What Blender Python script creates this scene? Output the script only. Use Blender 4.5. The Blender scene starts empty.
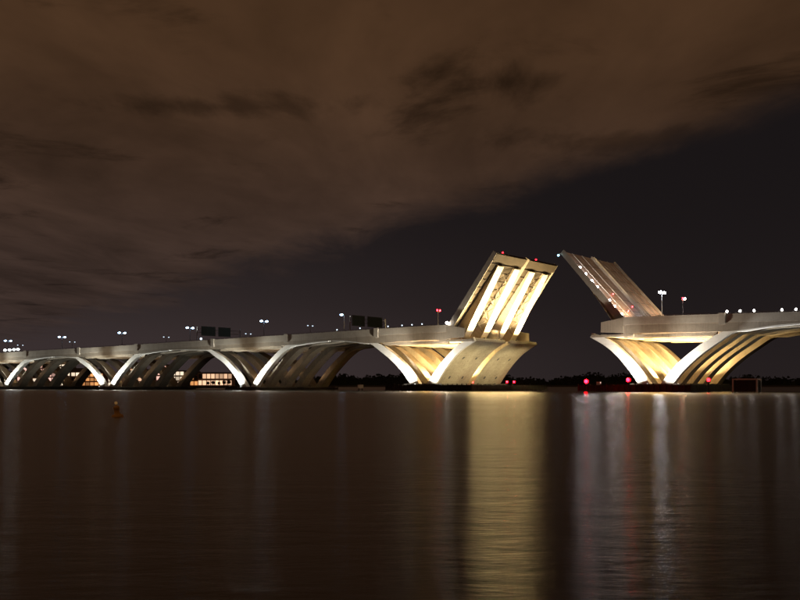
import bpy, math, random
from mathutils import Vector, Matrix
random.seed(7)
scn = bpy.context.scene
COL = scn.collection
R = math.radians

# ------------------------------------------------------------------ camera
CAM_H = 2.5
cd = bpy.data.cameras.new('camera'); cam = bpy.data.objects.new('camera', cd); COL.objects.link(cam)
cam.location = (0, 0, CAM_H); cam.rotation_euler = (R(90), 0, 0)
cd.sensor_width = 36; cd.lens = 45.0; cd.shift_y = 85 / 800
cd.clip_start = 0.5; cd.clip_end = 60000
scn.camera = cam

# ------------------------------------------------------------------ view / render
vs = scn.view_settings
vs.view_transform = 'Standard'; vs.look = 'None'; vs.exposure = 0.0; vs.gamma = 1.0; vs.use_curve_mapping = False
scn.cycles.use_denoising = True
scn.cycles.max_bounces = 5; scn.cycles.diffuse_bounces = 3; scn.cycles.glossy_bounces = 3
scn.cycles.sample_clamp_indirect = 40.0
scn.cycles.use_light_tree = True

# ------------------------------------------------------------------ node helper
class NT:
    def __init__(s, tree): s.t = tree; tree.nodes.clear()
    def n(s, typ, **kw):
        nd = s.t.nodes.new(typ)
        for k, v in kw.items(): setattr(nd, k, v)
        return nd
    def put(s, sock, v):
        if isinstance(v, bpy.types.NodeSocket): s.t.links.new(v, sock)
        elif v is not None: sock.default_value = v
    def math(s, op, a, b=None, c=None, clamp=False):
        nd = s.n('ShaderNodeMath', operation=op, use_clamp=clamp)
        s.put(nd.inputs[0], a)
        if b is not None: s.put(nd.inputs[1], b)
        if c is not None: s.put(nd.inputs[2], c)
        return nd.outputs[0]
    def smooth(s, v, a, b):
        nd = s.n('ShaderNodeMapRange', interpolation_type='SMOOTHSTEP')
        s.put(nd.inputs[0], v); nd.inputs[1].default_value = a; nd.inputs[2].default_value = b
        return nd.outputs[0]
    def noise(s, vec, scale, detail=4, rough=.55, dist=0.0):
        nd = s.n('ShaderNodeTexNoise'); s.put(nd.inputs['Vector'], vec)
        nd.inputs['Scale'].default_value = scale; nd.inputs['Detail'].default_value = detail
        nd.inputs['Roughness'].default_value = rough; nd.inputs['Distortion'].default_value = dist
        return nd.outputs[0]
    def mix(s, f, a, b, mode='MIX'):
        nd = s.n('ShaderNodeMix', data_type='RGBA', blend_type=mode)
        s.put(nd.inputs[0], f); s.put(nd.inputs[6], a); s.put(nd.inputs[7], b)
        return nd.outputs[2]
    def mapping(s, vec, scale=(1, 1, 1), loc=(0, 0, 0), rot=(0, 0, 0)):
        nd = s.n('ShaderNodeMapping'); s.put(nd.inputs[0], vec)
        nd.inputs['Scale'].default_value = scale; nd.inputs['Location'].default_value = loc
        nd.inputs['Rotation'].default_value = rot
        return nd.outputs[0]

def rgb(r, g, b): return (r, g, b, 1)

# ------------------------------------------------------------------ world: night sky, cloud sheet lit by the city, clear gap beyond it
W = bpy.data.worlds.new('World'); scn.world = W; W.use_nodes = True
k = NT(W.node_tree)
d = k.n('ShaderNodeTexCoord').outputs['Generated']
sp = k.n('ShaderNodeSeparateXYZ'); k.put(sp.inputs[0], d)
z = k.math('MAXIMUM', sp.outputs[2], 0.03)
cu = k.math('DIVIDE', sp.outputs[0], z); cv = k.math('DIVIDE', sp.outputs[1], z)
cb = k.n('ShaderNodeCombineXYZ'); k.put(cb.inputs[0], cu); k.put(cb.inputs[1], cv)
pl = cb.outputs[0]
n_edge = k.noise(k.mapping(pl, (1.0, .34, 1)), 1.3, 6, .6, .4)
n_big = k.noise(k.mapping(pl, (.9, .30, 1), (3.1, 1.7, 0)), 1.2, 5, .55, .6)
n_fine = k.noise(k.mapping(pl, (1, .36, 1), (7.3, 2.2, 0)), 3.4, 6, .6, .3)
e = k.math('ADD', cv, k.math('MULTIPLY', cu, 1.85))
e = k.math('SUBTRACT', e, 6.0)
e = k.math('DIVIDE', e, k.math('ADD', k.math('MULTIPLY', k.math('ABSOLUTE', cv), .12), .3))
e = k.math('ADD', e, k.math('MULTIPLY', k.math('SUBTRACT', n_edge, .5), 3.2))
cov = k.smooth(e, .9, -.9)
shade = k.math('MULTIPLY_ADD', k.math('SUBTRACT', n_big, .5), 1.3, .88)
shade = k.math('MULTIPLY_ADD', k.math('SUBTRACT', n_fine, .5), .42, shade)
holes = k.smooth(k.noise(k.mapping(pl, (.9, .8, 1), (4.4, 2.6, 0)), 1.25, 6, .62, .5), .54, .72)
shade = k.math('MULTIPLY', shade, k.math('MULTIPLY_ADD', holes, -.52, 1.0))
up = k.smooth(sp.outputs[2], .05, .36)
tint = k.mix(up, rgb(.0455, .0285, .0235), rgb(.0760, .0375, .0180))
shade = k.math('MULTIPLY', shade, k.math('MULTIPLY_ADD', k.smooth(sp.outputs[0], -.1, .45), -.28, 1.0))
def gap(u0, v0, ru, rv):              # a thin spot in the cloud sheet at a place on its plane
    a = k.math('DIVIDE', k.math('SUBTRACT', cu, u0), ru); b = k.math('DIVIDE', k.math('SUBTRACT', cv, v0), rv)
    dd = k.math('SQRT', k.math('ADD', k.math('MULTIPLY', a, a), k.math('MULTIPLY', b, b)))
    dd = k.math('ADD', dd, k.math('MULTIPLY', k.math('SUBTRACT', n_fine, .5), 3.4))
    return k.smooth(dd, 1.25, .1)
gaps = k.math('MAXIMUM', gap(.36, 3.3, .26, .30), k.math('MULTIPLY', gap(-.62, 3.6, .42, .16), .7))
gaps = k.math('MAXIMUM', gaps, k.math('MULTIPLY', gap(.95, 4.1, .5, .22), .6))
shade = k.math('MULTIPLY', shade, k.math('MULTIPLY_ADD', gaps, -.62, 1.0))
cloud = k.n('ShaderNodeVectorMath', operation='SCALE'); k.put(cloud.inputs[0], tint); k.put(cloud.inputs[3], shade)
# clear air: dark, with the glow of the town low over the horizon, stronger towards the town
low = k.smooth(sp.outputs[2], .30, 0.0)
town = k.smooth(sp.outputs[0], .30, -.35)
glow = k.math('MULTIPLY', k.math('MULTIPLY', low, low), k.math('MULTIPLY_ADD', town, .8, .2))
clear = k.mix(glow, rgb(.0095, .0074, .0078), rgb(.040, .0285, .0280))
col = k.mix(cov, clear, cloud.outputs[0])
hz = k.math('MULTIPLY', k.smooth(sp.outputs[2], .085, .0), k.math('MULTIPLY_ADD', town, .75, .1))
col = k.mix(hz, col, rgb(.042, .0300, .0305))
bg = k.n('ShaderNodeBackground'); k.put(bg.inputs[0], col); bg.inputs[1].default_value = 1.0
k.put(k.n('ShaderNodeOutputWorld').inputs[0], bg.outputs[0])

# ------------------------------------------------------------------ materials
MATS = {}
def surf(name, c1, c2, rough=.75, scale=.35, bump=.15, streak=.0, metal=0.0, stain=None, spec=.4):
    m = bpy.data.materials.new(name); m.use_nodes = True; k = NT(m.node_tree)
    co = k.n('ShaderNodeTexCoord').outputs['Object']
    n1 = k.noise(co, scale, 6, .6); n2 = k.noise(co, scale * 7, 4, .6)
    f = k.math('MULTIPLY_ADD', n2, .35, k.math('MULTIPLY', n1, .75))
    f = k.smooth(f, .3, .8)
    c = k.mix(f, c1, c2)
    if streak:
        st = k.noise(k.mapping(co, (1.6, 1.6, .12)), 1.0, 4, .6)
        c = k.mix(k.math('MULTIPLY', k.smooth(st, .48, .75), streak), c, stain or rgb(.08, .065, .05))
    if name.startswith('concrete'):                     # casting joints between segments
        sz = k.n('ShaderNodeSeparateXYZ'); k.put(sz.inputs[0], co)
        j = k.math('FRACT', k.math('MULTIPLY', k.math('ADD', sz.outputs[2], k.math('MULTIPLY', n1, .15)), 1 / 2.9))
        c = k.mix(k.math('MULTIPLY', k.math('LESS_THAN', j, .045), .22), c, rgb(.12, .10, .08))
    b = k.n('ShaderNodeBsdfPrincipled'); k.put(b.inputs['Base Color'], c)
    b.inputs['Roughness'].default_value = rough; b.inputs['Metallic'].default_value = metal
    b.inputs['Specular IOR Level'].default_value = spec
    if bump:
        bp = k.n('ShaderNodeBump'); bp.inputs['Strength'].default_value = bump; bp.inputs['Distance'].default_value = .08
        k.put(bp.inputs['Height'], n2); k.put(b.inputs['Normal'], bp.outputs[0])
    k.put(k.n('ShaderNodeOutputMaterial').inputs[0], b.outputs[0])
    MATS[name] = m; return m
def emit(name, col, strength):
    m = bpy.data.materials.new(name); m.use_nodes = True; k = NT(m.node_tree)
    b = k.n('ShaderNodeBsdfPrincipled'); b.inputs['Base Color'].default_value = rgb(.6, .6, .6)
    b.inputs['Emission Color'].default_value = (*col, 1); b.inputs['Emission Strength'].default_value = strength
    if name.startswith('window'):
        k.put(b.inputs['Emission Strength'], k.math('MULTIPLY', k.math('MULTIPLY_ADD', k.n('ShaderNodeObjectInfo').outputs['Random'], 1.1, .35), strength))
    k.put(k.n('ShaderNodeOutputMaterial').inputs[0], b.outputs[0])
    MATS[name] = m; return m

surf('concrete', rgb(.22, .185, .14), rgb(.34, .29, .225), .8, .22, .2, .35)  # inner ribs' concrete, darkened to put their shade into the colour
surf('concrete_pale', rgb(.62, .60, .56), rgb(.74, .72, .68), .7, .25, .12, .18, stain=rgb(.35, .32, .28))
surf('concrete_wall', rgb(.30, .27, .20), rgb(.47, .43, .33), .85, .16, .25, .45, stain=rgb(.13, .11, .075))
surf('concrete_parapet', rgb(.33, .29, .24), rgb(.44, .39, .325), .8, .3, .12, .25, stain=rgb(.2, .17, .14))
surf('footing_concrete', rgb(.10, .09, .075), rgb(.2, .18, .15), .9, .4, .25, .5)
surf('fender_timber', rgb(.025, .02, .016), rgb(.06, .048, .036), .85, .6, .3, .3)
surf('steel_flange_lit', rgb(.66, .61, .50), rgb(.80, .75, .64), .5, .3, .08, .3, stain=rgb(.40, .30, .18))  # pale flange colour carries part of the lit-strip brightness
surf('fascia_steel', rgb(.24, .20, .155), rgb(.33, .28, .22), .6, .3, .08, .3)
surf('steel_girder', rgb(.30, .25, .20), rgb(.42, .35, .28), .6, .3, .08, .35)
surf('deck_soffit', rgb(.028, .020, .0115), rgb(.048, .034, .020), .75, .4, .15, .3)  # darkened so the lit flanges stand out; light contrast put into colour
surf('road', rgb(.07, .062, .056), rgb(.12, .105, .095), .85, .5, .15, .0)
surf('steel_grid', rgb(.27, .19, .145), rgb(.38, .28, .215), .55, .8, .2, .0)
surf('galvanised', rgb(.30, .31, .32), rgb(.42, .43, .44), .45, 1.5, .05, 0, .7)
surf('dark_metal', rgb(.03, .03, .03), rgb(.06, .06, .06), .5, 2, .05)
surf('sign_green', rgb(.10, .17, .14), rgb(.14, .21, .18), .5, .6, 0)
surf('sign_white', rgb(.25, .3, .28), rgb(.3, .35, .33), .5, .6, 0)
surf('shore', rgb(.02, .018, .013), rgb(.05, .045, .03), .95, .05, .2)
surf('foliage', rgb(.018, .024, .012), rgb(.045, .05, .026), .9, .15, 0)
surf('buoy_orange', rgb(.75, .40, .08), rgb(.85, .48, .12), .5, 2, .05)
surf('white_paint', rgb(.7, .7, .68), rgb(.8, .8, .78), .5, 1, .05)
WALLS = [surf('wall_brick', rgb(.28, .12, .07), rgb(.38, .18, .11), .85, .4, .1, .2), surf('wall_peach', rgb(.55, .38, .28), rgb(.65, .47, .36), .85, .4, .1, .2),
         surf('wall_stone', rgb(.42, .37, .32), rgb(.52, .47, .42), .85, .4, .1, .2)]
surf('roof_slate', rgb(.05, .045, .045), rgb(.09, .08, .08), .8, .4, .1)
emit('lamp_white', (.45, .70, 1.0), 11); emit('lamp_dim', (.7, .85, 1.0), 1.6)
emit('bead_white', (1.0, .93, .92), 240); emit('lamp_red', (1.0, .0012, .004), 130); emit('signal_red', (1.0, .012, .02), 35); emit('lamp_bright', (.88, .92, 1.0), 105); emit('parapet_white', (1.0, .95, .88), 35); emit('glare_white', (.9, 1.0, .98), 10); emit('lamp_red_small', (1.0, .008, .015), 16)
emit('lamp_amber', (1.0, .5, .14), .12); emit('lamp_cyan', (.25, .75, 1.0), 5); emit('lamp_warm', (1.0, .7, .55), 110)
emit('lens_white', (.95, .97, 1), 3); emit('lens_gold', (1, .75, .4), 3)
emit('window_peach', (1.0, .60, .36), 1.15); emit('window_pink', (1.0, .58, .48), 1.0); emit('window_orange', (1.0, .42, .14), .75); emit('window_pale', (1.0, .80, .58), 1.1)

def water_mat():
    m = bpy.data.materials.new('river_water'); m.use_nodes = True; k = NT(m.node_tree)
    co = k.n('ShaderNodeTexCoord').outputs['Object']
    n1 = k.noise(k.mapping(co, (.45, .95, 1), rot=(0, 0, R(8))), 1.0, 3, .55, .3)
    n2 = k.noise(k.mapping(co, (1.2, 2.6, 1), rot=(0, 0, R(-12))), 1.8, 4, .6, .2)
    n3 = k.noise(k.mapping(co, (.02, .05, 1)), 1.0, 3, .5)
    h = k.math('MULTIPLY_ADD', n2, .35, n1)
    bp = k.n('ShaderNodeBump'); bp.inputs['Strength'].default_value = .42; bp.inputs['Distance'].default_value = .085
    k.put(bp.inputs['Height'], h)
    g = k.n('ShaderNodeBsdfGlossy', distribution='BECKMANN'); g.inputs['Color'].default_value = rgb(.88, .87, .86)
    k.put(g.inputs['Roughness'], k.math('MULTIPLY_ADD', n3, .05, .225)); k.put(g.inputs['Normal'], bp.outputs[0])
    tg = k.n('ShaderNodeCombineXYZ'); tg.inputs[0].default_value = 1.0       # wave crests lie across the view: slopes are steeper along Y
    k.put(g.inputs['Tangent'], tg.outputs[0]); g.inputs['Anisotropy'].default_value = .6
    df = k.n('ShaderNodeBsdfDiffuse'); df.inputs[0].default_value = rgb(.006, .0035, .002)
    fr = k.n('ShaderNodeFresnel'); fr.inputs['IOR'].default_value = 1.333; k.put(fr.inputs['Normal'], bp.outputs[0])
    fe = k.math('MULTIPLY', fr.outputs[0], k.math('MULTIPLY_ADD', fr.outputs[0], -.42, 1.0))   # waves keep the mean incidence below grazing
    mx = k.n('ShaderNodeMixShader'); k.put(mx.inputs[0], fe); k.put(mx.inputs[1], df.outputs[0]); k.put(mx.inputs[2], g.outputs[0])
    k.put(k.n('ShaderNodeOutputMaterial').inputs[0], mx.outputs[0]); MATS['water'] = m
water_mat()

# ------------------------------------------------------------------ mesh helpers
class MB:
    def __init__(s): s.v = []; s.f = []
    def add(s, vs, fs):
        o = len(s.v); s.v += [tuple(v) for v in vs]; s.f += [tuple(i + o for i in f) for f in fs]; return s
    def box(s, x0, x1, y0, y1, z0, z1):
        return s.add([(x0, y0, z0), (x1, y0, z0), (x1, y1, z0), (x0, y1, z0), (x0, y0, z1), (x1, y0, z1), (x1, y1, z1), (x0, y1, z1)],
                     [(0, 3, 2, 1), (4, 5, 6, 7), (0, 1, 5, 4), (1, 2, 6, 5), (2, 3, 7, 6), (3, 0, 4, 7)])
    def prism(s, top, bot, y0, y1):
        """top/bot: lists of (x,z) of equal length, x rising; extruded from y0 to y1"""
        n = len(top); vs = []
        for y in (y0, y1):
            for p in bot: vs.append((p[0], y, p[1]))
            for p in top: vs.append((p[0], y, p[1]))
        B0, T0, B1, T1 = 0, n, 2 * n, 3 * n; fs = []
        for i in range(n - 1):
            fs += [(B0 + i, B0 + i + 1, T0 + i + 1, T0 + i), (B1 + i + 1, B1 + i, T1 + i, T1 + i + 1),
                   (T0 + i, T0 + i + 1, T1 + i + 1, T1 + i), (B0 + i + 1, B0 + i, B1 + i, B1 + i + 1)]
        fs += [(B0, T0, T1, B1), (B0 + n - 1, B1 + n - 1, T1 + n - 1, T0 + n - 1)]
        return s.add(vs, fs)
    def tube(s, p, q, r0, r1=None, n=8):
        r1 = r0 if r1 is None else r1
        p, q = Vector(p), Vector(q); ax = (q - p).normalized()
        a = ax.orthogonal().normalized(); b = ax.cross(a); vs = []
        for c, r in ((p, r0), (q, r1)):
            for i in range(n):
                t = 2 * math.pi * i / n; vs.append(c + a * (r * math.cos(t)) + b * (r * math.sin(t)))
        fs = [(i, (i + 1) % n, n + (i + 1) % n, n + i) for i in range(n)] + [tuple(range(n))[::-1], tuple(range(n, 2 * n))]
        return s.add(vs, fs)
    def ball(s, c, r, n=8, m=5, sz=1.0):
        vs = [(c[0], c[1], c[2] - r * sz)]
        for j in range(1, m):
            ph = -math.pi / 2 + math.pi * j / m
            for i in range(n):
                t = 2 * math.pi * i / n
                vs.append((c[0] + r * math.cos(ph) * math.cos(t), c[1] + r * math.cos(ph) * math.sin(t), c[2] + r * sz * math.sin(ph)))
        vs.append((c[0], c[1], c[2] + r * sz)); L = len(vs) - 1; fs = []
        for i in range(n):
            fs.append((0, 1 + (i + 1) % n, 1 + i)); b = 1 + (m - 2) * n; fs.append((L, b + i, b + (i + 1) % n))
            for j in range(m - 2):
                a = 1 + j * n; fs.append((a + i, a + (i + 1) % n, a + n + (i + 1) % n, a + n + i))
        return s.add(vs, fs)
    def build(s, name, mat, parent=None, smooth=False):
        me = bpy.data.meshes.new(name); me.from_pydata(s.v, [], s.f); me.update()
        if smooth: me.polygons.foreach_set('use_smooth', [True] * len(me.polygons))
        me.materials.append(MATS[mat] if isinstance(mat, str) else mat)
        o = bpy.data.objects.new(name, me); COL.objects.link(o)
        if parent: o.parent = parent
        return o
def tag(o, label=None, cat=None, group=None, kind=None):
    for a, b in (('label', label), ('category', cat), ('group', group), ('kind', kind)):
        if b: o[a] = b
    return o
def empty(name, mat4=None, **kw):
    o = bpy.data.objects.new(name, None); COL.objects.link(o)
    o.empty_display_size = .5
    if mat4 is not None: o.matrix_world = mat4
    return tag(o, **kw)

# ------------------------------------------------------------------ bridge frame: t along the bridge (+ to the right), u away from the camera, z up
ANG = R(-36)
CX, CY = 49.7, 383.8
def BW(t, u, z=0.0):
    c, s = math.cos(ANG), math.sin(ANG)
    return Vector((CX + c * t - s * u, CY + s * t + c * u, z))
def BM(t=0, u=0, z=0): return Matrix.Translation(BW(t, u, z)) @ Matrix.Rotation(ANG, 4, 'Z')
def t_at(px, u):                     # where the photo column px (800 wide) meets the vertical plane u of the bridge
    q = (px - 400) / 1000; o = BW(0, u); c, s = math.cos(ANG), math.sin(ANG)
    return (q * o.y - o.x) / (c - q * s)
def z_at(py, t, u): return CAM_H + (385 - py) / 1000 * BW(t, u).y

ZP = [(-560, 17.6), (-450, 19.2), (-353, 20.6), (-255, 22.0), (-150, 24.0), (-50, 25.9), (0, 26.1), (50, 26.0), (100, 25.4), (155, 24.3), (260, 21.5)]
def zd(t):
    for (a, za), (b, zb) in zip(ZP, ZP[1:]):
        if t <= b: return za + (zb - za) * (t - a) / (b - a)
    return ZP[-1][1]
STATIONS = (-560, -450, -353, -255, -150, -50, 50, 155, 260)
def gd(t):                            # depth of the haunched deck below the road: 5 m over the bascule piers, 3.8 m over the others, 2.8 m at midspan
    q = min(STATIONS, key=lambda w: abs(t - w)); x = abs(t - q); f = min(1, max(0, (x - 25) / 23)); f = f * f * (3 - 2 * f)
    top = 5.0 if abs(q) == 50 else 3.8
    return top + (2.8 - top) * f
def lin(a, b, n): return [a + (b - a) * i / (n - 1) for i in range(n)]

CARR = {'near': (0.0, 26.2), 'far': (27.8, 54.0)}
RIBS = {'near': ((0.6, 2.9), (8.6, 13.2), (19.8, 24.8)), 'far': ((31.0, 36.6), (47.0, 52.6))}
HINGE = 37.9

# ------------------------------------------------------------------ water
me = bpy.data.meshes.new('river'); 
Wd = 30000
me.from_pydata([(-Wd, -200, 0), (Wd, -200, 0), (Wd, Wd, 0), (-Wd, Wd, 0)], [], [(0, 1, 2, 3)]); me.materials.append(MATS['water'])
river = bpy.data.objects.new('river_water', me); COL.objects.link(river); tag(river, kind='structure', label='dark rippled river water with long light streaks', cat='water')

# ------------------------------------------------------------------ decks
def curve_pts(pts, n):
    """Catmull-Rom through (x, z, thickness)"""
    P = [pts[0]] + list(pts) + [pts[-1]]; out = []
    for i in range(1, len(P) - 2):
        for j in range(n):
            t = j / n; r = []
            for c in range(3):
                p0, p1, p2, p3 = P[i - 1][c], P[i][c], P[i + 1][c], P[i + 2][c]
                r.append(.5 * (2 * p1 + (p2 - p0) * t + (2 * p0 - 5 * p1 + 4 * p2 - p3) * t * t + (3 * p1 - p0 - 3 * p2 + p3) * t ** 3))
            out.append(tuple(r))
    out.append(tuple(pts[-1])); return out
def leg_mesh(t0, dr, pts, u0, u1, n=5):
    c = curve_pts(pts, n); A, B = [], []
    for i, (x, zz, th) in enumerate(c):
        a = c[max(0, i - 1)]; b = c[min(len(c) - 1, i + 1)]
        dx, dz = b[0] - a[0], b[1] - a[1]; l = math.hypot(dx, dz)
        nx, nz = -dz / l * th / 2, dx / l * th / 2
        if i == 0: nx, nz = -th * .62, 0
        A.append((t0 + dr * (x + nx), zz + nz)); B.append((t0 + dr * (x - nx), zz - nz))
    if dr < 0: A, B = A[::-1], B[::-1]
    m = MB(); m.prism(A, B, u0, u1); return m

def build_deck(name, half, ta, tb, label, group):
    u0, u1 = CARR[half]
    root = empty('approach_deck', BM(), label=label, cat='bridge deck', group=group)
    ts = lin(ta, tb, int(abs(tb - ta) / 4) + 2)
    def band(za, zb, ya, yb, nm, mat):
        m = MB(); m.prism([(t, zd(t) + zb) for t in ts], [(t, zd(t) + za) for t in ts], ya, yb); return m.build(nm, mat, root)
    band(-.45, 0, u0 + .45, u1 - .45, 'road_slab', 'road')
    band(-1.9, 1.0, u0, u0 + .45, 'parapet', 'concrete_parapet')
    band(-1.9, 1.0, u1 - .45, u1, 'parapet', 'concrete_parapet')
    for ya, yb in RIBS[half]:
        m = MB(); m.prism([(t, zd(t) - .45) for t in ts], [(t, zd(t) - gd(t) + .12) for t in ts], ya + .25, yb - .25); m.build('box_girder', 'steel_girder', root)
    for ya, yb in ((u0 + .12, u0 + .448), (u1 - .448, u1 - .12)):
        m = MB(); m.prism([(t, zd(t) - 1.903) for t in ts], [(t, zd(t) - gd(t)) for t in ts], ya, yb); m.build('fascia_girder', 'fascia_steel', root)
    m = MB()
    for t in lin(min(ta, tb) + 1, max(ta, tb) - 1, int(abs(tb - ta) / 12) + 1):
        m.box(t - .2, t + .2, u0 + .45, u1 - .45, zd(t) - 1.5, zd(t) - .46)
    m.build('cross_beams', 'steel_girder', root)['kind'] = 'stuff'
    # rail on top of the outer parapet
    for y in (u0 + .2, u1 - .2):
        m = MB()
        m.prism([(t, zd(t) + 1.42) for t in ts], [(t, zd(t) + 1.3) for t in ts], y - .06, y + .06)
        for t in lin(min(ta, tb) + .5, max(ta, tb) - .5, int(abs(tb - ta) / 3)): m.box(t - .05, t + .05, y - .05, y + .05, zd(t) + 1.0, zd(t) + 1.3)
        m.build('hand_rail', 'galvanised', root)
    # overlook pilasters where the arch legs meet the deck
    if half == 'near':
        for st in (-450, -353, -255, -150, -50, 50, 155):
            for o in (-24, 24):
                t = st + o
                if min(ta, tb) < t < max(ta, tb):
                    MB().box(t - 1.1, t + 1.1, u0 - .35, u0 - .004, zd(t) - 2.6, zd(t) + 1.35).build('pilaster', 'concrete_parapet', root)
    return root
for half in ('near', 'far'):
    build_deck('l', half, -560, -HINGE - .4, f'long concrete-edged approach deck left of the raised leaves, {"side facing the camera" if half == "near" else "parallel deck behind it"}', 'bridge approach decks')
    build_deck('r', half, HINGE + .4, 205, f'concrete-edged approach deck right of the raised leaves, {"side facing the camera" if half == "near" else "parallel deck behind it"}', 'bridge approach decks')

# ------------------------------------------------------------------ piers
PNAME = {-150: 'first V pier left of the raised leaves', -255: 'second V pier left of the raised leaves', -353: 'third V pier left, at the frame edge',
         -450: 'fourth V pier left', 155: 'V pier right of the raised leaves', -50: 'left bascule pier', 50: 'right bascule pier'}
def footing(root, t0, u0, u1, w, h):
    m = MB(); m.box(t0 - w, t0 + w, u0, u1, -4, h); m.box(t0 - w - .8, t0 + w + .8, u0 - .8, u1 + .8, -4, h * .55); m.build('footing', 'footing_concrete', root)
def fender(root, ta, tb, ua, ub, h):
    m = MB()
    for x0, x1, y0, y1 in ((ta, tb, ua, ua + .6), (ta, tb, ub - .6, ub), (ta, ta + .6, ua + .6, ub - .6), (tb - .6, tb, ua + .6, ub - .6)):
        m.box(x0, x1, y0, y1, .3, h)
    n = int((tb - ta) / 2.2)
    for i in range(n + 1):
        t = ta + (tb - ta) * i / n
        m.tube((t, ua - .2, -4), (t, ua - .2, h + .35 + .2 * random.random()), .22, n=6)
        m.tube((t, ub + .2, -4), (t, ub + .2, h + .35), .22, n=6)
    m.box(ta + .6, tb - .6, ua + .6, ub - .6, h - .55, h - .25)
    m.build('timber_fender', 'fender_timber', root)
def approach_leg_pts(z, dr, t0):
    s = (z - 4.1 - 2.2) / (20.6 - 2.2); q = lambda v: 2.2 + (v - 2.2) * s
    if dr > 0: return [(3.0, 1.6, 3.1), (8.7, q(8.4), 2.8), (15.2, q(14.4), 2.6), (21.5, q(18.8), 2.3), (26.5, z - 3.95, 1.3), (31, z - gd(t0 + 31) - .15, .55), (38, z - gd(t0 + 38) - .12, .4), (48.5, z - gd(t0 + 48.5) - .1, .35)]
    p = [(3.4, 1.6, 3.1), (8.9, q(8.2), 2.8), (15.8, q(14.2), 2.5), (22.8, q(18.5), 2.2), (27.5, z - 3.95, 1.3), (32, z - gd(t0 - 32) - .15, .6), (38, z - gd(t0 - 38) - .12, .42), (48.5, z - gd(t0 - 48.5) - .1, .35)]
    return p
def build_pier(t0, half):
    u0, u1 = CARR[half]; z = zd(t0)
    root = empty('v_pier', BM(), label=f'concrete {PNAME[t0]}, {"pale floodlit half facing the camera" if half == "near" else "half behind under the far deck"}', cat='bridge pier', group='V piers of the bridge')
    for i, (ya, yb) in enumerate(RIBS[half]):
        mat = 'concrete_pale' if (half == 'near' and i == 0) else 'concrete'  # inner ribs: same concrete, shade put into the darker colour
        for dr in (-1, 1):
            pts = [(x, zz + (zd(t0 + dr * x) - z if x > 20 else 0), th) for x, zz, th in approach_leg_pts(z, dr, t0)]
            leg_mesh(t0, dr, pts, ya, yb).build('arch_leg', mat, root)
        ts = lin(t0 - 20, t0 + 20, 5)
        MB().prism([(t, zd(t) - 3.804) for t in ts], [(t, zd(t) - 4.8) for t in ts], ya + .8, yb - .8).build('tie_beam', 'concrete', root)
    footing(root, t0, u0 + (.2 if half == 'near' else 0), u1, 7.5, 1.7)
    fender(root, t0 - 10, t0 + 10, u0 - (5 if half == 'near' else 0), u1, 1.15)
for t0 in (-450, -353, -255, -150, 155):
    for half in ('near', 'far'): build_pier(t0, half)

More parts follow.
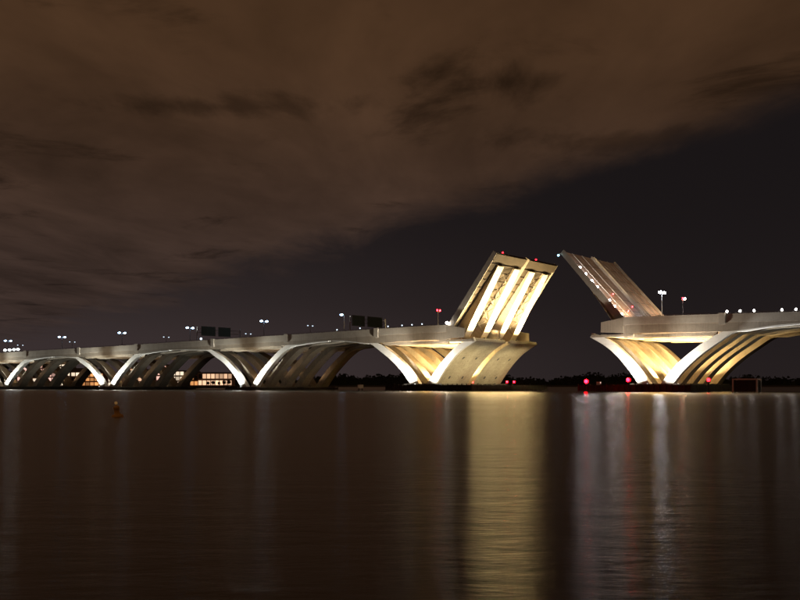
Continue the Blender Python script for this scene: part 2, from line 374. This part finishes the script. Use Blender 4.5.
def build_bascule(t0, half):
    sg = 1 if t0 < 0 else -1                   # channel side
    u0, u1 = CARR[half]; z = zd(t0)
    root = empty('bascule_pier', BM(), label=f'{"gold floodlit left" if t0 < 0 else "gold floodlit right"} bascule pier carrying a raised leaf, {"half facing the camera" if half == "near" else "half behind"}', cat='bridge pier', group='bascule piers')
    out = [(4.4, 3.0, 3.7), (9.2, 8.7, 3.4), (15.4, 14.0, 3.1), (22, 18.3, 2.7), (27.5, z - 5.1, 1.4), (32, zd(t0 - sg * 32) - gd(t0 - sg * 32) - .15, .7), (39, zd(t0 - sg * 39) - gd(t0 - sg * 39) - .12, .5), (49, zd(t0 - sg * 49) - gd(t0 - sg * 49) - .1, .45)]
    chn = [(4.2, 3.0, 3.7), (8.4, 8.6, 3.3), (13.2, 13.8, 3.0), (18.2, 17.8, 2.7), (24.6, 20.9, 1.7)]
    for i, (ya, yb) in enumerate(RIBS[half]):
        near1 = half == 'near' and i == 0  # near rib stays pale; inner ribs coloured darker for shade
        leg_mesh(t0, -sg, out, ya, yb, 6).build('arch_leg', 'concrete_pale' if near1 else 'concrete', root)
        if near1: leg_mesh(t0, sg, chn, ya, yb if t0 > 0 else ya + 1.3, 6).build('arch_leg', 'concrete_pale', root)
        elif t0 > 0: leg_mesh(t0, sg, chn, ya, yb, 6).build('arch_leg', 'concrete', root)
        x0, x1 = sorted((t0 - sg * 22, t0 + sg * 12))
        MB().box(x0, x1, ya + .7, yb - .7, z - 6.5, z - 5.3).build('tie_beam', 'concrete', root)
    if t0 < 0:                                  # solid channel wall; dark blocks stand in for shade in its access openings
        wa, wb = (1.904, u1 - .3) if half == 'near' else (u0 + 2.3, u1 - .5)
        ch2 = [(x - .25, zz, th - .5) for x, zz, th in chn]
        w = leg_mesh(t0, sg, ch2, wa, wb, 6).build('channel_wall', 'concrete_wall', root)
        c = curve_pts(ch2, 6)
        for q, row in ((4, 'a'), (13, 'b')):
            x, zz, th = c[q]; x2, z2, _ = c[q + 1]; l = math.hypot(x2 - x, z2 - zz); nx, nz = (z2 - zz) / l, -(x2 - x) / l
            for f in (.28, .70):
                y = wa + (wb - wa) * f; o = empty('access_opening'); 
                m = MB(); a = .65
                ex, ez = (x2 - x) / l * a, (z2 - zz) / l * a; cx, cz = x + nx * th / 2, zz + nz * th / 2
                vs = [(t0 + sg * (cx + i * ex + j * nx), y + g * a * .8, cz + i * ez + j * nz) for j in (-.2, .04) for i, g in ((-1, -1), (1, -1), (1, 1), (-1, 1))]
                m.add(vs, [(0, 1, 2, 3), (4, 5, 6, 7), (0, 1, 5, 4), (1, 2, 6, 5), (2, 3, 7, 6), (3, 0, 4, 7)])
                bpy.data.objects.remove(o); m.build('opening_shade', 'dark_metal', root)
    # bascule floor at the channel end and the side walls beside the leaf
    x0, x1 = sorted((t0 + sg * 8, t0 + sg * 24.5))
    MB().box(x0, x1, u0 + .3, u1 - .3, 20.0, 20.9).build('bascule_floor', 'concrete', root)
    xh = t0 + sg * 11.71; xt = t0 + sg * 20.5; x0, x1 = sorted((xh, xt))
    for y in ((u0, u0 + .6), (u1 - .6, u1)):
        zt = lambda x: zd(x) + (.9 if x == xh else -.6)
        top = [(x0, zt(x0)), (x1, zt(x1))]; bot = [(x0, 21.2), (x1, 21.8)] if x0 == xh else [(x0, 21.8), (x1, 21.2)]
        MB().prism(top, bot, *y).build('side_wall', 'fascia_steel', root)
    ua = u0 - (5 if half == 'near' else 0); ub = u1 + (4 if half == 'far' else 0)
    footing(root, t0, u0 + .2, u1, 9.5, 3.0)
    xa, xb = sorted((t0 - sg * 15, t0 + sg * 27))
    fender(root, xa, xb, ua, ub, 2.5)
    return root
for t0 in (-50, 50):
    for half in ('near', 'far'): build_bascule(t0, half)

# ------------------------------------------------------------------ raised leaves
LEAF = {'near': (1.1, 26.2), 'far': (27.6, 53.2)}
GIRD = {'near': ((6.8, 10.6), (20.2, 23.8)), 'far': ((33.2, 36.8), (45.2, 48.6))}
def build_leaf(sg, half, ang, L=36.5):
    """sg +1: hinged at the left pier, -1: at the right pier"""
    u0, u1 = LEAF[half]; u1 = min(u1, 48.0) if sg < 0 else u1; c, s = math.cos(R(ang)), math.sin(R(ang))
    hz = zd(-HINGE * sg) - .1
    loc = Matrix(((sg * c, 0, -sg * s, -HINGE * sg), (0, sg, 0, 0), (s, 0, c, hz), (0, 0, 0, 1)))
    side = 'left' if sg > 0 else 'right'
    root = empty('bascule_leaf', BM() @ loc, label=f'{side} raised bascule leaf, {"camera-side half" if half == "near" else "far half behind its twin"}' + (' showing lit girders underneath' if sg > 0 else ' showing its roadway edge-on'), cat='bridge leaf', group='raised bascule leaves')
    Y = lambda a, b: (a, b) if sg > 0 else (-b, -a)
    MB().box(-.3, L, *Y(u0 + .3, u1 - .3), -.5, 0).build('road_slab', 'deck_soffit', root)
    MB().box(-.3, L, *Y(u0 + .7, u1 - .7), .004, .05).build('roadway', 'steel_grid', root)
    for a, b in ((u0, u0 + .3), (u1 - .3, u1)):
        MB().prism([(-.3, .95), (L, .95)], [(-.3, -1.9), (L, -1.0)], *Y(a, b)).build('parapet', 'concrete_parapet', root)
    for uu in lin(u0 + (u1 - u0) / 3, u0 + 2 * (u1 - u0) / 3, 2):
        MB().box(-.3, L, *Y(uu - .25, uu + .25), .054, .30).build('lane_barrier', 'concrete_parapet', root)
    for f in (.17, .5, .83):
        uu = u0 + (u1 - u0) * f
        for i in range(6): MB().box(1.5 + i * 6, 4.5 + i * 6, *Y(uu - .1, uu + .1), .054, .06).build('lane_marking', 'white_paint', root)
    for i in range(5): MB().box(5.9 + i * 6.1, 6.15 + i * 6.1, *Y(u0 + .72, u1 - .72), .0545, .0625).build('deck_joint', 'dark_metal', root)
    GE = 31.5
    for a, b in GIRD[half]:
        if b > u1: a, b = u1 - 4.2, u1 - .8
        xs = lin(-3.2, GE, 7); dep = lambda x: 5.4 - (5.4 - 1.5) * (max(0, x) / GE) ** .9
        gobj = MB().prism([(x, -.504) for x in xs], [(x, -dep(x)) for x in xs], *Y(a, b)).build('box_girder', 'steel_girder', root)
        MB().prism([(x, -dep(x) - .003) for x in xs], [(x, -dep(x) - .12) for x in xs], *Y(a - .5, b + .5)).build('bottom_flange', 'steel_flange_lit', gobj)
        for i in range(6):
            x = 3.2 + i * 4.9; mid = (a + b) / 2
            MB().prism([(x - .16, -dep(x - .16) - .123), (x + .16, -dep(x + .16) - .123)], [(x - .16, -dep(x - .16) - .17), (x + .16, -dep(x + .16) - .17)], *Y(mid - 1.0 + .7 * (i % 2), mid + .5 + .5 * (i % 2))).build('splice_plate', 'steel_girder', gobj)
    for i in range(9):
        x = 1.5 + i * 3.75
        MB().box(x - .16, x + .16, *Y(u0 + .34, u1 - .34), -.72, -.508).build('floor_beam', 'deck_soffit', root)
    g1, g2 = GIRD[half][0][1] + .5, min(GIRD[half][1][0], u1 - 4.6) - .5
    for i in range(5):
        xa, xb = 2.0 + i * 5.6, 7.4 + i * 5.6; za, zb = -(3.9 - .55 * i), -(3.5 - .55 * i)
        m = MB(); ya, yb = (g1, g2) if sg > 0 else (-g1, -g2)
        m.tube((xa, ya, za), (xb, yb, zb), .13, n=6).tube((xa, yb, za - .3), (xb, ya, zb - .3), .13, n=6)
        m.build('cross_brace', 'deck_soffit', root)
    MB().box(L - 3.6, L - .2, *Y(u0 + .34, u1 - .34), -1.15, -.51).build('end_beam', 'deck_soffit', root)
    return root, Y, loc
leaves = {}
for sg, ang in ((1, 53), (-1, 47.5)):
    for half in ('near', 'far'): leaves[sg, half] = build_leaf(sg, half, ang)
# lamps fixed on the leaves
root, Y, _ = leaves[-1, 'near']
for x in (2.5, 6.5, 9.5, 16.5, 20, 23.5, 27):
    y = Y(1.9, 1.9)[0]
    lamp = MB().box(x - .12, x + .12, y - .12, y + .12, .052, .55).build('roadway_lamp', 'galvanised', root)
    MB().ball((x, y, .85), .42).build('lamp_globe', 'bead_white', lamp)
for uu, xx in ((12.0, 5.0), (12.0, 14.0), (20.5, 8.0)):
    y = Y(uu, uu)[0]
    lamp = MB().box(xx - .1, xx + .1, y - .1, y + .1, .052, .6).build('warning_lamp', 'galvanised', root)
    MB().ball((xx, y, .8), .22).build('lamp_globe', 'signal_red', lamp)
lamp = MB().tube((36.2, Y(.6, .6)[0], -1.3), (36.2, Y(.6, .6)[0], -.6), .1).build('tip_lamp', 'galvanised', root)
MB().ball((36.2, Y(.3, .3)[0], -1.8), .42).build('lamp_globe', 'lamp_cyan', lamp)
for half, us in (('near', (9.5,)), ('far', (37.5,))):
    root, Y, _ = leaves[1, half]
    for u in us:
        y = Y(u, u)[0]
        lamp = MB().tube((36.2, y, .05), (36.2, y, 1.2), .1).build('tip_lamp', 'galvanised', root)
        MB().ball((36.2, y, 1.5), .34).build('lamp_globe', 'lamp_red_small', lamp)

# ------------------------------------------------------------------ floodlights
def floodlight(loc, aim, power, col, cone, label, group, size=.35, blend=.5, base=.0):
    loc = Vector(loc); aim = Vector(aim); dirv = (aim - loc).normalized()
    root = empty('floodlight', Matrix.Translation(loc), label=label, cat='floodlight', group=group)
    q = dirv.to_track_quat('-Z', 'Y')
    MB().box(-.32, .32, -.22, .22, .0, .35).build('housing', 'dark_metal', root).rotation_euler = q.to_euler()
    MB().box(-.27, .27, -.18, .18, -.012, -.003).build('lens', 'lens_gold' if col[2] < .7 else 'lens_white', root).rotation_euler = q.to_euler()
    MB().tube((0, 0, -.75), (0, 0, -.1), .06, n=6).build('stand', 'dark_metal', root)
    ld = bpy.data.lights.new('floodlight_beam', 'SPOT'); ld.energy = power; ld.color = col
    ld.spot_size = R(cone); ld.spot_blend = blend; ld.shadow_soft_size = size
    lo = bpy.data.objects.new('floodlight_beam', ld); COL.objects.link(lo); lo.parent = root
    lo.location = dirv * .1; lo.rotation_euler = q.to_euler()
    return root
WHITE = (1.0, .95, .84); GOLD = (1.0, .70, .30); AMBER = (1.0, .62, .32); COOL = (.93, .98, 1.0)
PSHORT = {-150: 'first V pier left of the leaves', -255: 'second V pier left of the leaves', -353: 'third V pier, at the left edge', -450: 'fourth V pier left', 155: 'V pier at far right', -50: 'left bascule pier', 50: 'right bascule pier'}
ORD3 = ['nearest the camera', 'middle one', 'farthest from the camera']; ORD2 = ['nearer one', 'farther one']; ORD4 = ['nearest', 'second nearest', 'third nearest', 'farthest']
for t0 in (-450, -353, -255, -150, -50, 50, 155):
    b = abs(t0) == 50
    for dr in (-1, 1):
        side = 'left' if dr < 0 else 'right'
        zf = 2.9 if b else 1.65
        col = (1.0, .95, .82) if b else (.97, 1.0, .92)
        floodlight(BW(t0 - dr * 1.0, -3.9, zf), BW(t0 + dr * 21, .8, 19), 115000 if b else 95000, col, 84,
                   f'white floodlight lighting the {side} leg of the {PSHORT[t0]}', 'white pier floodlights', blend=1.0)
    for i, u in enumerate((11.2, 26.9, 42.5) if b else (11.2, 42.5)):
        floodlight(BW(t0, u, 3.8 if b else 2.5), BW(t0, u + .5, 20), 190000 if b else 4500, GOLD if b else AMBER, 150,
                   f'{"gold" if b else "dim amber"} floodlight inside the {PSHORT[t0]}, {ORD3[i] if b else ORD2[i]}', 'warm floodlights inside the piers', blend=.4)
for i, u in enumerate((4, 17, 33, 47)):
    floodlight(BW(-25.6, u, 3.0), BW(-39, u, 13), 8000, (1.0, .80, .45), 105, f'{ORD4[i]} of four fender floodlights facing the left bascule pier wall', 'channel floodlights', blend=.5)
gi = 0
for half in ('near', 'far'):
    for a, b in GIRD[half]:
        u = (a + b) / 2; gi += 1
        floodlight(BW(-25.4, u, 21.75), BW(-27.5, u, 46), 250000, (1.0, .76, .38), 135, f'floodlight shining up the {ORD4[gi - 1]} girder under the left raised leaf', 'leaf floodlights', blend=1.0)
for half in ('near', 'far'):
    for a, b in GIRD[half]:
        u = (a + b) / 2; gi += 1
        floodlight(BW(26.2, u, 21.75), BW(22.5, u, 40), 60000, (1.0, .86, .58), 62, f'floodlight shining up the {ORD4[gi - 5]} girder under the right raised leaf', 'leaf floodlights', blend=.6)
floodlight(BW(60, -3.6, 2.9), BW(98, 1.0, 20.5), 90000, COOL, 40, 'white floodlight aimed along the arch right of the right bascule pier', 'arch soffit floodlights')
for i, u in enumerate((9.0, 42.0)):  # added to brighten the raised roadway; no such fixtures seen
    floodlight(BW(46.5, u, zd(46.5) + .78), BW(26, u, 40), 36000, (1.0, .68, .40), 95, f'{["nearer", "farther"][i]} added deck floodlight lighting the roadway of the right raised leaf', 'added deck floodlights', blend=.8)
for t0 in (-353, -255, -150, -50, 50):  # added fill for an evenly lit deck edge; no fixtures known
    floodlight(BW(t0, -4.4, 2.9 if abs(t0) == 50 else 1.65), BW(t0, -.8, 25), 34000 if abs(t0) == 50 else 17000, (1.0, .84, .62), 140, f'added warm fill light washing the deck edge above the {PSHORT[t0]}', 'added deck edge fill lights', blend=.6)
for t0 in (-50, -150, -255):
    floodlight(BW(t0 - 9, -3.6, 2.0), BW(t0 - 44, 1.0, zd(t0 - 44) - 3), 26000, WHITE, 50, f'white floodlight aimed along the arch left of the {PSHORT[t0]}', 'arch soffit floodlights')

# ------------------------------------------------------------------ street lamps on the median (u = 27), parapet lamps, signals
def street_lamp(t, u, h, label, heads=2, mat='lamp_white', r=.55, group='street lamps on the bridge'):
    z0 = zd(t) - .9
    root = empty('street_lamp', BM(t, u, z0), label=label, cat='street lamp', group=group)
    MB().tube((0, 0, 0), (0, 0, h + .9), .20, .11).build('pole', 'galvanised', root)
    for sgn in ((-1, 1) if heads == 2 else (-1,)):
        arm = MB().tube((0, 0, h + .8), (0, sgn * 1.9, h + 1.1), .08, .06, n=6).build('arm', 'galvanised', root)
        hd = MB().box(-.3, .3, sgn * 1.9 - .6, sgn * 1.9 + .6, h + .98, h + 1.2).build('lamp_head', 'galvanised', root)
        MB().ball((0, sgn * 1.9, h + .8), r, sz=.6).build('lamp_globe', mat, hd)
    return root
for px, h, lab in ((8, 10.5, 'twin-armed street lamp at the far left end of the bridge'), (62, 10.5, 'twin-armed street lamp above the third pier from the raised leaves'),
                (122, 10.5, 'twin-armed street lamp over the second V pier left of the leaves'), (190, 10.5, 'twin-armed street lamp just left of the left green sign gantry'),
                (264, 11, 'twin-armed street lamp right of the left green sign gantry'), (344, 11, 'street lamp just left of the right green sign gantry'),
                (662, 11.8, 'tall twin-armed street lamp right of the right raised leaf')):
    street_lamp(t_at(px, 27), 27, h, lab, heads=1 if px == 344 else 2, mat='lamp_bright' if px == 662 else 'lamp_white', r=.8)
for px, h, lab in ((20, 9.6, 'faint distant lamp near the far left end of the bridge'), (72, 9.5, 'faint lamp on the far deck above the third pier'), (166, 8.8, 'faint lamp on the far deck between two brighter lamps'),
                (310, 9.5, 'faint lamp on the far deck between the two sign gantries'), (248, 7.5, 'faint low lamp beside the left sign gantry')):
    street_lamp(t_at(px, 53), 53.2, h, lab, 2, 'lamp_dim', .4, 'faint lamps on the far deck')
def signal(px, u, h, lab, white=True):
    t = t_at(px, u); root = empty('signal_mast', BM(t, u, zd(t) - .9), label=lab, cat='traffic signal', group='red signal masts')
    MB().tube((0, 0, 0), (0, 0, h + .9), .15, .11).build('pole', 'galvanised', root)
    MB().box(-.2, .2, -1.3, 1.3, h + .9, h + 1.1).build('cross_arm', 'galvanised', root)
    for y in (-1.1, 1.1):
        o = MB().box(-.3, .24, y - .35, y + .35, h + 1.1, h + 2.1).build('signal_head', 'dark_metal', root)
        MB().ball((.3, y, h + 1.6), .42).build('signal_lens', 'signal_red' if not white or y < 0 else 'lamp_warm', o)
signal(438, 27, 9.0, 'mast with paired red lights left of the left raised leaf', False)
signal(683, 27, 8.3, 'mast with white and red lights right of the right raised leaf')
def parapet_lamp(px, lab, mat='parapet_white', r=.38, u=.22, up=1.0):
    t = t_at(px, u); root = empty('parapet_lamp', BM(t, u, zd(t) + up), label=lab, cat='lamp', group='small lamps on the parapet')
    MB().tube((0, 0, 0), (0, 0, .55), .07, n=6).build('post', 'galvanised', root)
    MB().ball((0, 0, .8), r).build('lamp_globe', mat, root)
for i, px in enumerate((727, 740, 754, 782, 796)):
    parapet_lamp(px, f'{["leftmost", "second", "third", "fourth", "rightmost"][i]} of five small bright lamps on the right deck parapet')
parapet_lamp(447, 'bright white lamp on the parapet at the foot of the left raised leaf', r=.6)
parapet_lamp(201, 'small white lamp on the pilaster above the first V pier', 'lamp_dim', r=.6, u=.1, up=1.0)
for i, px in enumerate((337, 360, 388, 402, 412, 422)):
    parapet_lamp(px, f'{["leftmost", "second", "third", "fourth", "fifth", "rightmost"][i]} of six tiny parapet lights left of the left raised leaf', 'lamp_dim', r=.3)
# added lamps standing in for unidentified white glare at the far left end
for i, px in enumerate((5, 9.5, 14, 18)):
    t = t_at(px, .25); root = empty('glare_lamp', BM(t, .25, zd(t) + 1.0), label=f'glaring white stand-in lamp over the left end parapet, {["first", "second", "third", "fourth"][i]} from the left', cat='stand-in lamp', group='stand-in glare lamps at the left end')
    MB().tube((0, 0, 0), (0, 0, 1.0), .08, n=6).build('post', 'galvanised', root)
    MB().ball((0, 0, 1.4), .9, sz=.7).build('lamp_globe', 'glare_white', root)

# ------------------------------------------------------------------ sign gantries
def gantry(px, ua, ub, ztop, panels, lab):
    t = t_at(px, ua); z0 = zd(t); root = empty('sign_gantry', BM(t, 0, z0), label=lab, cat='road sign', group='overhead sign gantries')
    for u in (ua, ub): MB().tube((0, u, -1.5), (0, u, ztop - .6), .26, .22).build('post', 'galvanised', root)
    m = MB()
    for zz in (ztop - 3.4, ztop - 1.6):
        m.tube((0, ua, zz), (0, ub, zz), .12, n=6)
    n = 10
    for i in range(n):
        a, b = ua + (ub - ua) * i / n, ua + (ub - ua) * (i + 1) / n
        m.tube((0, a, ztop - (3.4 if i % 2 else 1.6)), (0, b, ztop - (1.6 if i % 2 else 3.4)), .07, n=5)
    m.build('truss', 'galvanised', root)
    for a, b in panels:
        p = MB().box(.18, .3, a, b, ztop - 4.9, ztop - .2).build('sign_panel', 'sign_green', root)
        m = MB()
        for y0, y1, za, zb in ((a + .12, b - .12, -.44, -.32), (a + .12, b - .12, -4.78, -4.66), (a + .12, a + .24, -4.66, -.44), (b - .24, b - .12, -4.66, -.44)):
            m.box(.303, .312, y0, y1, ztop + za, ztop + zb)
        m.build('border', 'sign_white', p)
gantry(197, .9, 30.5, 8.6, ((3.5, 13), (15, 23.5)), 'left overhead gantry with dim green road signs')
gantry(350, .9, 26.6, 8.2, ((2, 11), (13, 24)), 'right overhead gantry with dim green road signs')

# ------------------------------------------------------------------ navigation lights at the waterline
def nav_light(px, py, u, lab, r=.5, mat='lamp_red'):
    t = t_at(px, u); zz = z_at(py, t, u); root = empty('navigation_light', BM(t, u, 0), label=lab, cat='navigation light', group='red navigation lights')
    MB().tube((0, 0, -4), (0, 0, zz - .9), .28, n=8).build('pile', 'fender_timber', root)
    MB().box(-.6, .6, -.6, .6, zz - .9, zz - .75).build('bracket', 'dark_metal', root)
    MB().tube((0, r + .12, zz + .05), (0, r + .2, zz + .05), r * 1.15, n=14).build('added_shield', 'dark_metal', root)  # added disc blocks red light from the fender behind
    MB().ball((0, 0, zz + .05), r).build('lamp_globe', mat, root)
nav_light(473, 382.5, 22, 'small red light at the foot of the left bascule pier wall', .32, 'lamp_red_small')
nav_light(507, 382, 60, 'left one of the pair of red lights right of the left pier', .45)
nav_light(514, 382, 60.5, 'right one of the pair of red lights right of the left pier', .45)
nav_light(586, 381.5, -16, 'big red light standing alone left of the right pier', .65)
nav_light(628, 380, -16, 'big red light at the left leg foot of the right pier', .65)
nav_light(708.5, 380, -16, 'red light at the right leg foot of the right pier', .6, 'lamp_red_small')

# ------------------------------------------------------------------ small things on the river
def place(px, dist, z=0): return Vector(((px - 400) / 1000 * dist, dist, z))
# pile-supported dolphin under the left span
root = empty('mooring_dolphin', Matrix.Translation(place(360.5, 416)), label='small pale concrete mooring dolphin in the dark span left of the lit pier', cat='mooring dolphin')
for x, y in ((-.7, -.7), (.7, -.7), (.7, .7), (-.7, .7)): MB().tube((x * 1.3, y * 1.3, -4), (x, y, 1.1), .2).build('pile', 'fender_timber', root)
MB().box(-1.15, 1.15, -1.15, 1.15, 1.1, 2.6).build('cap', 'concrete_pale', root)
MB().tube((0, 0, 2.6), (0, 0, 3.1), .18).build('bollard', 'dark_metal', root)
# fender box right of the right pier
t = t_at(733, -6); t2 = t_at(757, -6)
root = empty('fender_dolphin', BM(t, -6, 0), label='dark boxy fender dolphin with pale frame right of the right pier', cat='fender')
wl = t2 - t
for x in (0, wl):
    for y in (0, 4): MB().box(x - .25, x + .25, y - .25, y + .25, -4, 4.6).build('post', 'concrete_pale', root)
for y in (-.2, 3.8): MB().box(.25, wl - .25, y, y + .4, 4.2, 4.6).build('top_rail', 'concrete_pale', root)
for i in range(10):
    MB().box(.26, wl - .26, .02, .2, .15 + i * .4, .15 + i * .4 + .34).build('plank', 'fender_timber', root)
MB().box(-.2, wl + .2, 1.0, 3.4, .1, 3.9).build('core', 'fender_timber', root)
# small white cabinet on the fender left of the right pier
t = t_at(599, -3)
root = empty('equipment_cabinet', BM(t, -3.2, 2.25), label='small white cabinet on the fender between two red lights', cat='cabinet')
MB().box(-.7, .7, -.5, .5, .0, 1.3).build('body', 'white_paint', root)
MB().box(-.8, .8, -.6, .6, 1.303, 1.42).build('lid', 'white_paint', root)
MB().box(-.06, .06, -.54, -.503, .5, .8).build('handle', 'dark_metal', root)
# buoy
root = empty('buoy', Matrix.Translation(place(117.5, 78)), label='small orange buoy floating on the dark water at lower left', cat='buoy')
root.rotation_euler = (R(4), R(-5), 0)
b = MB(); prof = [(.02, -.35), (.40, -.25), (.48, .0), (.42, .16), (.22, .26), (.2, .62), (.25, .66), (.25, .78), (.12, .9), (.02, .93)]
n = 12; vs = [(r * math.cos(2 * math.pi * i / n), r * math.sin(2 * math.pi * i / n), z_) for r, z_ in prof for i in range(n)]
b.add(vs, [(j * n + i, j * n + (i + 1) % n, (j + 1) * n + (i + 1) % n, (j + 1) * n + i) for j in range(len(prof) - 1) for i in range(n)])
b.build('float_body', 'buoy_orange', root, True)
MB().tube((0, 0, .90), (0, 0, 1.02), .05).build('added_lantern_base', 'galvanised', root)
MB().ball((0, 0, 1.1), .13).build('added_lantern', 'lamp_amber', root)  # glowing ball added to brighten the buoy

# ------------------------------------------------------------------ far shore, trees, town
def shore_profile(x): return 0
m = MB(); xs = lin(-2600, 2600, 90)
for (xa, xb) in zip(xs, xs[1:]):
    ya = 1230 + 40 * math.sin(xa * .004) ; yb = 1230 + 40 * math.sin(xb * .004)
    m.add([(xa, ya, -.5), (xb, yb, -.5), (xb, yb + 25, 2.0), (xa, ya + 25, 2.0), (xb, yb + 900, 3), (xa, ya + 900, 3)], [(0, 1, 2, 3), (3, 2, 4, 5)])
tag(m.build('shore', 'shore'), kind='structure', label='dark far river bank', cat='shore')
m = MB()
topf = lambda x: max(3, 13 + 3.5 * math.sin(x * .021 + 1) + 2.2 * math.sin(x * .057) + 1.6 * math.sin(x * .153) + 1.2 * math.sin(x * .41))
xs = lin(-2400, 2400, 1600)
for xa, xb in zip(xs, xs[1:]):
    ya = 1285 + 40 * math.sin(xa * .004); yb = 1285 + 40 * math.sin(xb * .004)
    ha, hb = 2 + topf(xa) * .8, 2 + topf(xb) * .8
    m.add([(xa, ya, 1), (xb, yb, 1), (xb, yb + 6, hb), (xa, ya + 6, ha), (xb, yb + 30, 1), (xa, ya + 30, 1)], [(0, 1, 2, 3), (3, 2, 4, 5)])
for i in range(26000):
    x = random.uniform(-2400, 2400); y = 1262 + 40 * math.sin(x * .004) + random.uniform(0, 60)
    top = topf(x)
    zz = 2 + (max(3, top)) * random.random() ** .6; r = random.uniform(.8, 2.0)
    a = random.uniform(0, math.pi); ca, sa = math.cos(a) * r, math.sin(a) * r; tz = random.uniform(.4, 1) * r
    m.add([(x - ca, y - sa, zz - tz * .6), (x + ca * .7, y + sa * .7, zz - tz), (x + ca, y + sa, zz + tz * .5), (x - ca * .4, y - sa * .4, zz + tz)], [(0, 1, 2, 3)])
tag(m.build('treeline', 'foliage'), kind='stuff', label='dark wooded skyline along the far bank', cat='trees')

# town quay on the left, seen through the piers
m = MB(); m.box(-560, -95, 800, 1150, -3, 1.6)
tag(m.build('quay', 'shore'), kind='structure', label='dark town quay behind the left piers', cat='quay')
def building(pa, pb, top, floors, wall, win, lab, dist=835, dep=16, roof='flat'):
    xa, xb = (pa - 400) / 1000 * dist, (pb - 400) / 1000 * dist; h = CAM_H + (385 - top) / 1000 * dist - 1.6
    root = empty('waterfront_building', Matrix.Translation((xa, dist, 1.6)), label=lab, cat='building', group='lit waterfront buildings')
    w = xb - xa
    MB().box(0, w, 0, dep, 0, h).build('wall', wall, root)
    if roof == 'flat': MB().box(-.4, w + .4, -.4, dep + .4, h + .003, h + .6).build('roof', 'roof_slate', root)
    else: MB().add([(-.4, -.4, h), (w + .4, -.4, h), (w + .4, dep + .4, h), (-.4, dep + .4, h), (-.4, dep / 2, h + 3.4), (w + .4, dep / 2, h + 3.4)],
                   [(0, 1, 5, 4), (3, 4, 5, 2), (0, 4, 3), (1, 2, 5), (0, 3, 2, 1)]).build('roof', 'roof_slate', root)
    fh = h / floors; nb = max(2, int(w / 3.2))
    for f in range(floors):
        for i in range(nb):
            x0 = w * (i + .10) / nb; x1 = w * (i + .90) / nb; za = f * fh + fh * .16; zb = f * fh + fh * .86
            dark = random.random() < .10
            o = MB().box(x0, x1, -.06, -.003, za, zb).build('window', 'dark_metal' if dark else win, root)  # lit panes made large to carry the glow of lit walls
BL = [(4, 12, 372, 3, 2, 'window_pale', 'flat', 'pale lit building behind the far left white leg'),
      (12, 27, 367, 4, 1, 'window_pink', 'flat', 'pink lit building right of the far left white leg'),
      (28, 37, 374, 3, 2, 'window_pale', 'gable', 'low pale building between two pink lit ones'),
      (38, 56, 364, 5, 1, 'window_pink', 'flat', 'tall pink lit building behind the left lattice of legs'),
      (57, 70, 362, 5, 2, 'window_pale', 'flat', 'tall pale lit building behind the left lattice of legs'),
      (71, 80, 372, 3, 1, 'window_pale', 'gable', 'small gabled building behind the second pier left leg top'),
      (81, 103, 373, 3, 0, 'window_orange', 'gable', 'orange lit gabled building behind the second pier left leg'),
      (108, 121, 374, 3, 2, 'window_pale', 'flat', 'pale lit building behind the second pier right leg foot'),
      (122, 142, 364, 5, 1, 'window_peach', 'flat', 'tall peach lit building right of the second pier'),
      (143, 150, 373, 3, 0, 'window_orange', 'gable', 'narrow orange lit building right of the second pier'),
      (151, 166, 365, 4, 1, 'window_pink', 'flat', 'pink lit building left of the long orange hall'),
      (167, 184, 371, 3, 2, 'window_pale', 'flat', 'pale lit building next to the long orange hall'),
      (190, 198, 375, 2, 0, 'window_orange', 'gable', 'small orange lit annexe of the long hall'),
      (198, 232, 373, 2, 1, 'window_peach', 'flat', 'long two-storey orange lit hall in the span left of the first pier')]
for a, b, top, fl, wi, win, rf, lab in BL: building(a, b, top, fl, WALLS[wi], win, lab, roof=rf, dist=835 + random.uniform(-6, 14))
# small trees on the quay in front of the hall
def quay_tree(px, h, lab):
    p = place(px, 818, 1.6); root = empty('quay_tree', Matrix.Translation(p), label=lab, cat='tree', group='trees on the quay')
    m = MB(); m.tube((0, 0, 0), (.1, 0, h * .55), .22, .1, 6)
    for a in range(5):
        t = a * 1.26; m.tube((.08, 0, h * .42), (math.cos(t) * h * .22, math.sin(t) * h * .22, h * .72), .08, .03, 5)
    m.build('trunk', 'fender_timber', root); m = MB()
    for i in range(170):
        v = Vector((random.gauss(0, 1), random.gauss(0, 1), random.gauss(0, 1))).normalized() * random.random() ** .4
        c = Vector((v.x * h * .33, v.y * h * .33, h * .68 + v.z * h * .32)); r = random.uniform(.22, .5); a = random.uniform(0, 3.14)
        ca, sa = math.cos(a) * r, math.sin(a) * r
        m.add([(c.x - ca, c.y - sa, c.z - r * .5), (c.x + ca, c.y + sa, c.z - r * .4), (c.x + ca * .6, c.y + sa, c.z + r * .7), (c.x - ca * .7, c.y - sa * .3, c.z + r * .5)], [(0, 1, 2, 3)])
    m.build('crown', 'foliage', root)
for i, (px, h) in enumerate(((208, 3.6), (213, 4.2), (219, 3.4), (224, 4.6), (229, 5.0))):
    quay_tree(px, h, f'small dark tree before the long orange hall, {["leftmost", "second from left", "middle", "second from right", "rightmost"][i]}')
